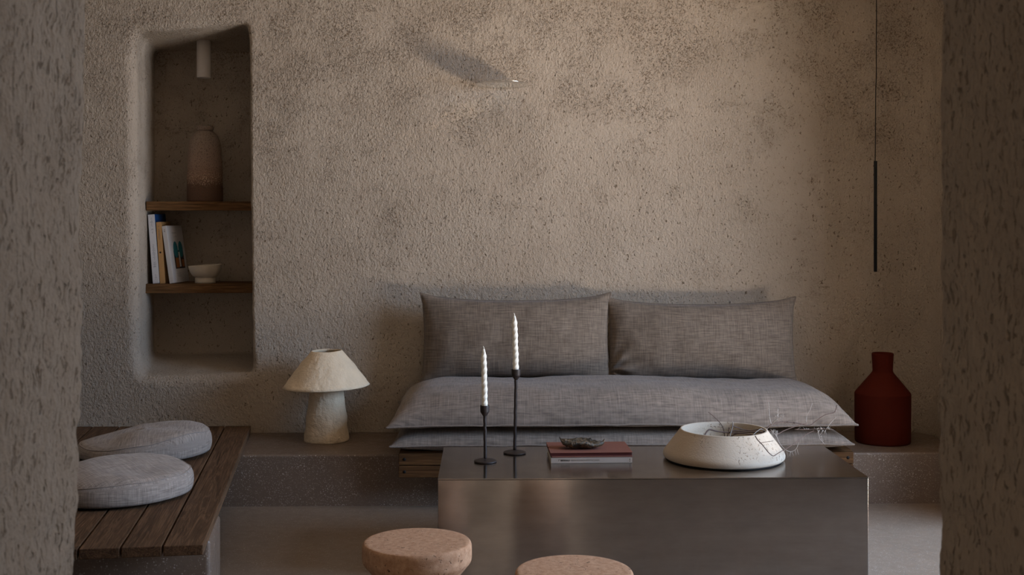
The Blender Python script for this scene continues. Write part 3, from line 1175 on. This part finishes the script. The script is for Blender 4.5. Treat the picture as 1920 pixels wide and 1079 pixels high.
# ------------------------------------------------------------------ red vase
rp = on_z(1655, 829, LZ)
kr = rp.y / F_PX
print('vase', rp)
Rv, Hv = 51.5 * kr, 168 * kr
red = [(0, 0), (Rv * 0.96, 0), (Rv * 0.985, 0.004), (Rv * 0.99, 0.01), (Rv, Hv * 0.54), (Rv * 0.995, Hv * 0.548), (Rv * 0.97, Hv * 0.562)]
red += [(Rv * 0.40, Hv * 0.775), (Rv * 0.368, Hv * 0.79), (Rv * 0.36, Hv * 0.81), (Rv * 0.39, Hv * 0.985), (Rv * 0.385, Hv), (Rv * 0.35, Hv * 0.998), (Rv * 0.31, Hv * 0.80), (Rv * 0.33, Hv * 0.77), (Rv * 0.9, Hv * 0.54), (Rv * 0.9, 0.03), (0, 0.03)]
rv = lathe('terracotta_vase', red, M_TERRA, None, (rp.x, rp.y, LZ), 96)
tag(rv, 'big dark red bottle-shaped vase standing on the ledge in the corner', 'vase')
md = rv.modifiers.new('edge', 'BEVEL')
md.width = 0.003
md.limit_method = 'ANGLE'
md.angle_limit = R(25)

# ------------------------------------------------------------------ steel table
TZ = 0.35
tfl, tfr = on_z(821, 897.3, TZ), on_z(1630.5, 896.6, TZ)
tbl_, tbr = on_z(833, 837.8, TZ), on_z(1539.5, 837.2, TZ)
print('table', tfl, tfr, tbl_, tbr)
tw_ = tfr.x - tfl.x
td = (tbl_.y + tbr.y) / 2 - (tfl.y + tfr.y) / 2
table = thing('coffee_table', 'large brushed steel box coffee table in the middle of the floor', 'coffee table', ((tfl.x + tfr.x) / 2, (tfl.y + tfr.y) / 2, 0))


def steel_panel(name, c, s, uax):
    o = box(name, c, s, M_STEEL, table, 0.0012, 2)
    ul = o.data.uv_layers.new(name='UVMap')
    for lp_ in o.data.loops:
        co = o.data.vertices[lp_.vertex_index].co
        ul.data[lp_.index].uv = (co.x + 0.001 * co.y + 0.002 * co.z, co.z + co.y) if uax == 'x' else (co.y + 0.001 * co.x, co.z + co.x)
    return o


steel_panel('table_top', (0, td / 2, TZ - 0.002), (tw_, td, 0.004), 'x')
steel_panel('front_panel', (0, 0.0025, (TZ - 0.0045) / 2), (tw_ - 0.001, 0.003, TZ - 0.0045), 'x')
steel_panel('back_panel', (0, td - 0.0025, (TZ - 0.0045) / 2), (tw_ - 0.001, 0.003, TZ - 0.0045), 'x')
for s in (-1, 1):
    steel_panel('side_panel', (s * (tw_ / 2 - 0.0025), td / 2, (TZ - 0.0045) / 2), (0.003, td - 0.0085, TZ - 0.0045), 'y')


# candlesticks and candles
def candlestick(px, py_base, h_px, label, c_label, ch_px, tw, c_off, lean):
    p = on_z(px, py_base, TZ)
    k = p.y / F_PX
    h = h_px * k
    o = thing('candlestick', label, 'candlestick', (p.x, p.y, TZ + 0.0005), 0, 'cast iron candlesticks')
    rb = 21 * k
    lathe('foot', smooth_prof([(0.001, 0), (rb * 0.9, 0), (rb, 0.003), (rb * 0.98, 0.006), (rb * 0.6, 0.0105), (rb * 0.22, 0.0135), (0.001, 0.014)], 3), M_IRON, o, seg=48)
    n = 24
    pts = [Vector((0.0016 * nz(i * 0.5, px, 1) + lean * k * (i / n), 0.0012 * nz(i * 0.5, px, 4), 0.011 + (h - 0.045) * i / n)) for i in range(n + 1)]
    tube('stem', pts, [0.0062 + 0.0006 * nz(i * 0.9, px, 3) for i in range(n + 1)], M_IRON, o, 14)
    cx = pts[-1].x
    rc = 8.6 * k
    zc = h - 0.042
    cup = lathe('cup', smooth_prof([(0.0055, zc), (0.009, zc + 0.006), (rc * 0.93, zc + 0.017), (rc * 0.99, zc + 0.026), (rc, h - 0.001), (rc * 0.93, h), (rc * 0.72, h - 0.002), (rc * 0.69, h - 0.014), (0.001, h - 0.0145)], 4), M_IRON, o, (cx, 0, 0), 40)
    # twisted candle
    ch = ch_px * k
    r0 = 5.7 * k
    vs, fs = [], []
    seg, rows = 28, 110
    for j in range(rows + 1):
        t = j / rows
        tap = 1 - 0.10 * t - max(0, (t - 0.86) / 0.14) ** 1.5 * 0.62
        tp = min(1, t / 0.10)
        for i in range(seg):
            a = 2 * PI * i / seg
            lobe = 0.07 * tp * math.cos(3 * (a - tw * t)) + 0.035 * tp * math.cos(6 * (a - tw * t))
            rr = r0 * 0.95 * tap * (1 + lobe)
            off = 0.0035 * tp * min(1, (1 - t) * 8)
            vs.append(Vector((rr * math.cos(a) + off * math.cos(tw * t) * 0.15 - c_off * k * t, rr * math.sin(a), t * ch * 0.96)))
    for j in range(rows):
        for i in range(seg):
            fs.append([j * seg + i, j * seg + (i + 1) % seg, (j + 1) * seg + (i + 1) % seg, (j + 1) * seg + i])
    fs.append(list(range(seg))[::-1])
    fs.append([rows * seg + i for i in range(seg)])
    cd = mesh('twisted_candle', vs, fs, M_WAX, None, (p.x + cx, p.y, TZ + h - 0.0138))
    tag(cd, c_label, 'candle', 'white twisted candles')
    top = Vector((-c_off * k, 0, ch * 0.955))
    tube('wick', [top, top + Vector((0.0004, 0, ch * 0.02)), top + Vector((-0.0015, 0, ch * 0.04)), top + Vector((-0.0022, 0, ch * 0.052))], [0.0019, 0.0017, 0.0013, 0.0008], M_WICK, cd, 8)


candlestick(910, 867, 106, 'short cast iron candlestick near the table front edge', 'white twisted candle in the shorter candlestick', 118, 19, 2.0, -1.0)
candlestick(965, 851, 158, 'tall cast iron candlestick near the middle of the table', 'white twisted candle in the taller candlestick', 112, 19, 3.0, 2.5)


# ------------------------------------------------------------------ books and shell on the table
def text_mesh(name, body, size, mat, parent, loc, rot, extrude=0.0002, bold=0.0, width=None):
    cu = bpy.data.curves.new('lettering', 'FONT')
    cu.body = body
    cu.size = size
    cu.extrude = extrude
    cu.offset = bold
    tmp = bpy.data.objects.new('lettering', cu)
    C.objects.link(tmp)
    dg = bpy.context.evaluated_depsgraph_get()
    me = bpy.data.meshes.new_from_object(tmp.evaluated_get(dg))
    bpy.data.objects.remove(tmp)
    bpy.data.curves.remove(cu)
    if width:
        w = max(v.co.x for v in me.vertices) - min(v.co.x for v in me.vertices)
        for v in me.vertices:
            v.co.x *= width / w
    me.materials.clear()
    o = link(name, me, mat, parent, loc, smooth=False)
    o.rotation_euler = rot
    return o


bl = on_z(1033, 870, TZ)
br_ = on_z(1186, 870, TZ)
bW = br_.x - bl.x
yaw_b = R(1.2)
BD = 0.205
b1 = thing('paperback_book', 'thick cream-spined book lying flat under the red one', 'book', (bl.x, bl.y, TZ + 0.0005), yaw_b, 'books on the steel table')
kb = bl.y / F_PX
hb1 = 10.5 * kb
box('cover', (bW / 2, BD / 2, 0.001), (bW, BD, 0.002), M_CREAM, b1, 0.0003)
box('spine', (bW / 2, 0.0015, hb1 / 2), (bW, 0.003, hb1), M_CREAM, b1, 0.0008)
box('page_block', (bW / 2, BD / 2 + 0.001, hb1 / 2), (bW - 0.006, BD - 0.006, hb1 - 0.0045), M_PAGES, b1, 0.0004)
box('cover', (bW / 2, BD / 2, hb1 - 0.001), (bW, BD, 0.002), M_CREAM, b1, 0.0003)
text_mesh('spine_title', "\u0393' BIENNALE", 0.0078, M_INK, b1, (bW * 0.092, -0.0002, hb1 * 0.40), (PI / 2, 0, 0), bold=0.00022, width=bW * 0.138)
text_mesh('spine_title', '\u039d\u0395\u03a9\u039d \u0395\u039b\u039b\u0397\u039d\u03a9\u039d \u0391\u03a1\u03a7\u0399\u03a4\u0395\u039a\u03a4\u039f\u039d\u03a9\u039d', 0.0076, M_INKG, b1, (bW * 0.245, -0.0002, hb1 * 0.40), (PI / 2, 0, 0), width=bW * 0.35)
bm = bmesh.new()
add_box(bm, Vector((bW * 0.972, -0.0002, hb1 * 0.62)), (0.0022, 0.0006, 0.006), 0)
add_box(bm, Vector((bW * 0.972, -0.0002, hb1 * 0.30)), (0.003, 0.0006, 0.0025), 0)
me = bpy.data.meshes.new('spine_mark')
bm.to_mesh(me)
bm.free()
link('spine_mark', me, M_INK, b1, smooth=False)
z2 = TZ + 0.0005 + hb1 + 0.0005
b2 = thing('paperback_book', 'red-covered book on top of the stack carrying the oyster shell', 'book', (bl.x + 0.001, bl.y + 0.0005, z2), yaw_b + R(0.5), 'books on the steel table')
hb2 = 9.5 * kb
box('cover', (bW / 2 + 0.002, BD / 2 + 0.001, 0.0025), (bW - 0.002, BD, 0.005), M_RED, b2, 0.0008)
box('page_block', (bW / 2 - 0.001, BD / 2 + 0.002, hb2 * 0.55), (bW + 0.001, BD - 0.004, hb2 * 0.60), M_REDD, b2, 0.0005)
box('cover', (bW / 2 - 0.001, BD / 2, hb2 - 0.001), (bW + 0.004, BD + 0.003, 0.0022), M_RED, b2, 0.0006)
z3 = z2 + hb2 + 0.0004


def shell():
    p = on_z(1090, 841, z3)
    k = p.y / F_PX
    L, Wd, Hh = 42 * k, 0.042, 20 * k
    vs, fs, up = [], [], []
    nr, na = 14, 56
    for layer in (0, 1):
        for j in range(nr + 1):
            t = j / nr
            for i in range(na):
                a = 2 * PI * i / na
                rx = L * (1 + 0.05 * math.sin(3 * a + 1) + 0.04 * nz(math.cos(a) * 3, math.sin(a) * 3, 1))
                ry = Wd * (1 + 0.10 * math.sin(2 * a) + 0.07 * nz(math.cos(a) * 4, math.sin(a) * 4, 7))
                x, y = rx * t * math.cos(a), ry * t * math.sin(a)
                z = Hh * (0.52 + 0.12 * t ** 2) + 0.008 * nz(x, y, 3, 75) * (0.4 + 0.6 * t) + 0.0035 * math.sin(t * 26 + 2 * nz(x, y, 2, 40)) * t
                z += Hh * 0.22 * max(0, -x / L) ** 1.5
                z += Hh * 0.12 * math.sin(4 * a + 1.5) * t ** 2
                if layer:
                    z -= 0.017 * (1 - 0.55 * t ** 4) + 0.003 * nz(x, y, 8, 90)
                vs.append(Vector((x, y, max(z, 0.0003))))
    for layer in (0, 1):
        o = layer * (nr + 1) * na
        for j in range(nr):
            for i in range(na):
                fs.append([o + j * na + i, o + j * na + (i + 1) % na, o + (j + 1) * na + (i + 1) % na, o + (j + 1) * na + i])
    o2 = (nr + 1) * na
    for i in range(na):
        fs.append([nr * na + i, nr * na + (i + 1) % na, o2 + nr * na + (i + 1) % na, o2 + nr * na + i])
    o = mesh('oyster_shell', vs, fs, M_SHELL, None, (p.x, p.y, z3))
    o.rotation_euler = (0, 0, R(-4))
    tag(o, 'rough dark oyster shell resting on the red book', 'shell')


shell()

# ------------------------------------------------------------------ travertine bowl and dried branch
tb = on_z(1357, 861, TZ)
kt = tb.y / F_PX
print('bowl', tb)
Rb0, Rb1 = 113.5 * kt, 81.5 * kt
Hb_ = 0.112
bowl = thing('stone_bowl', 'cream travertine bowl with sloping sides on the right half of the table', 'bowl', (tb.x, tb.y, TZ))
bpf = [(0, 0.008), (Rb0 * 0.90, 0.006), (Rb0 * 0.965, 0.006), (Rb0 * 0.995, 0.012), (Rb0, 0.020), (Rb0 * 0.985, 0.030)]
for k in range(1, 9):
    t = k / 8
    bpf.append((Rb0 * 0.985 + (Rb1 - Rb0 * 0.985) * t, 0.030 + (Hb_ - 0.032) * t))
bpf += [(Rb1 - 0.001, Hb_), (Rb1 - 0.006, Hb_ + 0.0005), (Rb1 - 0.009, Hb_ - 0.002), (Rb1 - 0.004, Hb_ - 0.035), (Rb1 + 0.002, 0.055), (Rb1 - 0.02, 0.036), (Rb1 * 0.5, 0.030), (0, 0.030)]
lathe('bowl', bpf, M_TRAV, bowl, seg=112)
lathe('felt_ring', [(0, 0.0005), (Rb0 * 0.945, 0.0005), (Rb0 * 0.95, 0.002), (Rb0 * 0.945, 0.0062), (0, 0.0062)], M_BLACK, bowl, seg=80)

br = thing('dried_branch', 'dry lichen-covered branch lying in the stone bowl and reaching past its rim', 'branch', (tb.x, tb.y, TZ + 0.10))
bro = Vector((tb.x, tb.y, TZ + 0.10))


def bpt(px, py, dy):
    return on_y(px, py, tb.y + dy) - bro


def twig(path, r0, r1, mat, name='twig', n=5):
    pts = smooth_prof([tuple(bpt(*p)) for p in path], n)
    m = len(pts)
    if mat is M_LICHEN:
        r0, r1 = r0 * 0.75, r1 * 0.7
    jit = [Vector(p) + Vector((nz(i, path[0][0], 1), nz(i, path[0][1], 2), nz(i, path[0][0], 3))) * 0.0008 for i, p in enumerate(pts)]
    tube(name, jit, [r0 + (r1 - r0) * i / (m - 1) for i in range(m)], mat, br, 7)
    return jit


def sprig_group(name, spots, rnd, l0, l1, down, spread, mat, r=0.0008):
    """A cluster of short crooked lichen twiglets, one mesh."""
    vs, fs = [], []
    for (px, py, dy) in spots:
        p0 = bpt(px, py, dy)
        l = rnd.uniform(l0, l1)
        d = Vector((rnd.uniform(-spread, spread), rnd.uniform(-spread, spread), -1 if down else rnd.uniform(0.3, 1))).normalized()
        pts = [p0 + d * l * t + Vector((rnd.uniform(-1, 1), rnd.uniform(-1, 1), rnd.uniform(-1, 1))) * 0.0016 * (t > 0) for t in (0, 0.33, 0.66, 1)]
        v, f = tube_geo(pts, [r, r * 0.9, r * 0.75, r * 0.5], 5)
        o = len(vs)
        vs += v
        fs += [[a + o for a in q] for q in f]
    mesh(name, vs, fs, mat, br)['kind'] = 'stuff'


rnd = random.Random(4)
# stems inside the bowl
twig([(1320, 819, -0.06), (1329, 806.5, -0.03), (1345, 809.5, 0.0), (1370, 812, 0.02), (1392, 813, 0.02), (1410, 816, 0.0)], 0.0030, 0.0022, M_TWIG)
twig([(1328, 773, -0.04), (1340, 783, -0.02), (1352, 796, 0.0), (1357, 808, 0.02), (1359, 822, 0.02)], 0.0011, 0.0018, M_TWIG)
twig([(1374, 792, 0.0), (1373.5, 800, 0.01), (1370, 812, 0.015), (1367, 822, 0.015)], 0.0026, 0.0036, M_LICHEN)
twig([(1367, 802, 0.03), (1366, 810, 0.03), (1363, 822, 0.02)], 0.0018, 0.0024, M_TWIG)
twig([(1374, 799.5, 0.01), (1385, 803, 0.03), (1394, 806.5, 0.04), (1412, 807.5, 0.03), (1424, 805.5, 0.02), (1431, 804, 0.02)], 0.0021, 0.0017, M_TWIG)
twig([(1368, 812, 0.015), (1376, 808.5, 0.02), (1400, 810.5, 0.01), (1421, 811, -0.01), (1433, 812, -0.02)], 0.0030, 0.0024, M_TWIG)
twig([(1369, 820, 0.01), (1382, 813.5, 0.0), (1398, 814, -0.02), (1412, 817, -0.04), (1430, 820, -0.07)], 0.0026, 0.0018, M_TWIG)
# over the rim to the right
twig([(1412, 816, -0.05), (1420, 809, -0.04), (1427, 805, -0.03), (1433, 808, -0.03), (1443, 814, -0.05)], 0.0018, 0.0012, M_LICHEN)
twig([(1428, 812, -0.02), (1436, 807, 0.0), (1446, 797, 0.02), (1464, 792.5, 0.04), (1482, 792.5, 0.06), (1500, 795, 0.07), (1517, 798.5, 0.08), (1530, 790, 0.09), (1545, 779.5, 0.10), (1562, 774.5, 0.11), (1566, 771, 0.11), (1569.5, 759, 0.11)], 0.0022, 0.0012, M_TWIG, n=4)
twig([(1446, 797, 0.02), (1443, 784, 0.02), (1442, 770, 0.01), (1441, 755, 0.0)], 0.0019, 0.0013, M_LICHEN)
twig([(1447, 797, 0.02), (1453, 789, 0.0), (1459, 784.5, -0.01), (1470, 780, -0.02)], 0.0017, 0.0011, M_LICHEN)
twig([(1459, 785, -0.01), (1458, 775, -0.01), (1458.5, 763, -0.01)], 0.0013, 0.0010, M_LICHEN)
twig([(1511, 795, 0.07), (1513, 780, 0.08), (1519, 769, 0.08), (1523, 757, 0.09)], 0.0013, 0.0009, M_LICHEN)
twig([(1440, 808, -0.02), (1456, 814.5, 0.0), (1470, 808, 0.02), (1490, 800.5, 0.04), (1504, 796, 0.06), (1512, 795, 0.07)], 0.0018, 0.0014, M_TWIG)
twig([(1551, 804, 0.08), (1555, 797, 0.08), (1561, 790, 0.09), (1568, 783, 0.09)], 0.0012, 0.0008, M_LICHEN)
twig([(1490, 806, 0.03), (1510, 806, 0.05), (1530, 805, 0.07), (1551, 805, 0.08), (1564, 807, 0.09)], 0.0011, 0.0008, M_TWIG)
twig([(1533, 807, 0.07), (1537, 822, 0.06), (1543, 830, 0.06), (1547, 834, 0.06)], 0.0015, 0.0008, M_LICHEN)
# drooping loop over the bowl's side
twig([(1416, 818, -0.165), (1421, 826, -0.180), (1429, 834, -0.190), (1436, 843, -0.200), (1443, 851, -0.210), (1450, 855.5, -0.205), (1458, 851, -0.19), (1468, 845, -0.16)], 0.0019, 0.0013, M_TWIG)
twig([(1427, 831, -0.187), (1438, 829, -0.18), (1450, 827.5, -0.17)], 0.0010, 0.0008, M_TWIG)
twig([(1455, 815, -0.03), (1459, 826, -0.06), (1464, 835, -0.08), (1473, 844, -0.10), (1483, 847.5, -0.10), (1492, 843, -0.10), (1496, 835, -0.10), (1498, 830, -0.10)], 0.0017, 0.0012, M_LICHEN)
twig([(1468, 845, -0.16), (1484, 836, -0.10), (1500, 824, -0.03), (1514, 814, 0.02), (1526, 808, 0.06)], 0.0012, 0.0009, M_TWIG)
sprig_group('lichen_sprigs', [(x, y, -0.10) for x, y in ((1471, 844), (1475, 846), (1482, 848), (1485, 848), (1491, 845), (1495, 843), (1483, 848))], rnd, 0.012, 0.026, True, 0.35, M_LICHEN)
sprig_group('lichen_sprigs', [(rnd.uniform(1444, 1458), rnd.uniform(805, 812), rnd.uniform(-0.03, 0.0)) for _ in range(16)], rnd, 0.010, 0.022, True, 0.9, M_LICHEN)
sprig_group('lichen_sprigs', [(rnd.uniform(1492, 1560), 805.5, rnd.uniform(0.04, 0.08)) for _ in range(22)], rnd, 0.006, 0.014, False, 0.9, M_LICHEN)
sprig_group('lichen_sprigs', [(rnd.uniform(1528, 1550), 807, rnd.uniform(0.05, 0.08)) for _ in range(10)], rnd, 0.008, 0.018, True, 0.8, M_LICHEN)
sprig_group('lichen_sprigs', [(1441 + rnd.uniform(-0.6, 1.6), rnd.uniform(755, 790), 0.012) for _ in range(9)], rnd, 0.004, 0.008, False, 1.0, M_LICHEN)
sprig_group('lichen_sprigs', [(1458.5 + rnd.uniform(-0.6, 0.6), rnd.uniform(763, 782), -0.01) for _ in range(12)], rnd, 0.005, 0.009, False, 1.2, M_LICHEN)
sprig_group('lichen_sprigs', [(rnd.uniform(1452, 1470), rnd.uniform(780, 790), -0.012) for _ in range(10)], rnd, 0.004, 0.009, False, 1.0, M_LICHEN)
sprig_group('lichen_sprigs', [(rnd.uniform(1462, 1512), rnd.uniform(792.5, 795), 0.05) for _ in range(12)], rnd, 0.004, 0.009, False, 1.0, M_TWIG, 0.0009)
sprig_group('lichen_sprigs', [(1536 + t * 10 + rnd.uniform(-1, 1), 810 + t * 22, 0.065) for t in (0.2, 0.35, 0.5, 0.6, 0.75, 0.9)], rnd, 0.006, 0.013, True, 0.9, M_LICHEN)


# ------------------------------------------------------------------ cork stools
def stool(px, py, k_d, label):
    z = 0.33
    p = on_z(px, py, z)
    o = tag(lathe('cork_stool', smooth_prof([(0.001, 0.0), (0.118, 0.0), (0.125, 0.004), (0.126, 0.012), (0.122, 0.05), (0.098, 0.10), (0.086, 0.14), (0.090, 0.185), (0.108, 0.216), (0.128, 0.240), (0.147, 0.263), (0.1545, 0.273), (0.157, 0.284), (0.157, 0.302), (0.1565, 0.317), (0.153, 0.326), (0.146, 0.3295), (0.12, 0.33), (0.001, 0.33)], 4), M_CORK, None, (p.x, p.y, 0), 96), label, 'stool', 'round cork stools')
    print('stool', p)
    return o


s1 = stool(782, 1015, 1, 'round cork stool beside the left end of the steel table')
s2 = stool(1076.5, 1070, 1, 'round cork stool in front of the steel table, nearer the viewer than the other stool')
s2.rotation_euler.z = 2.0
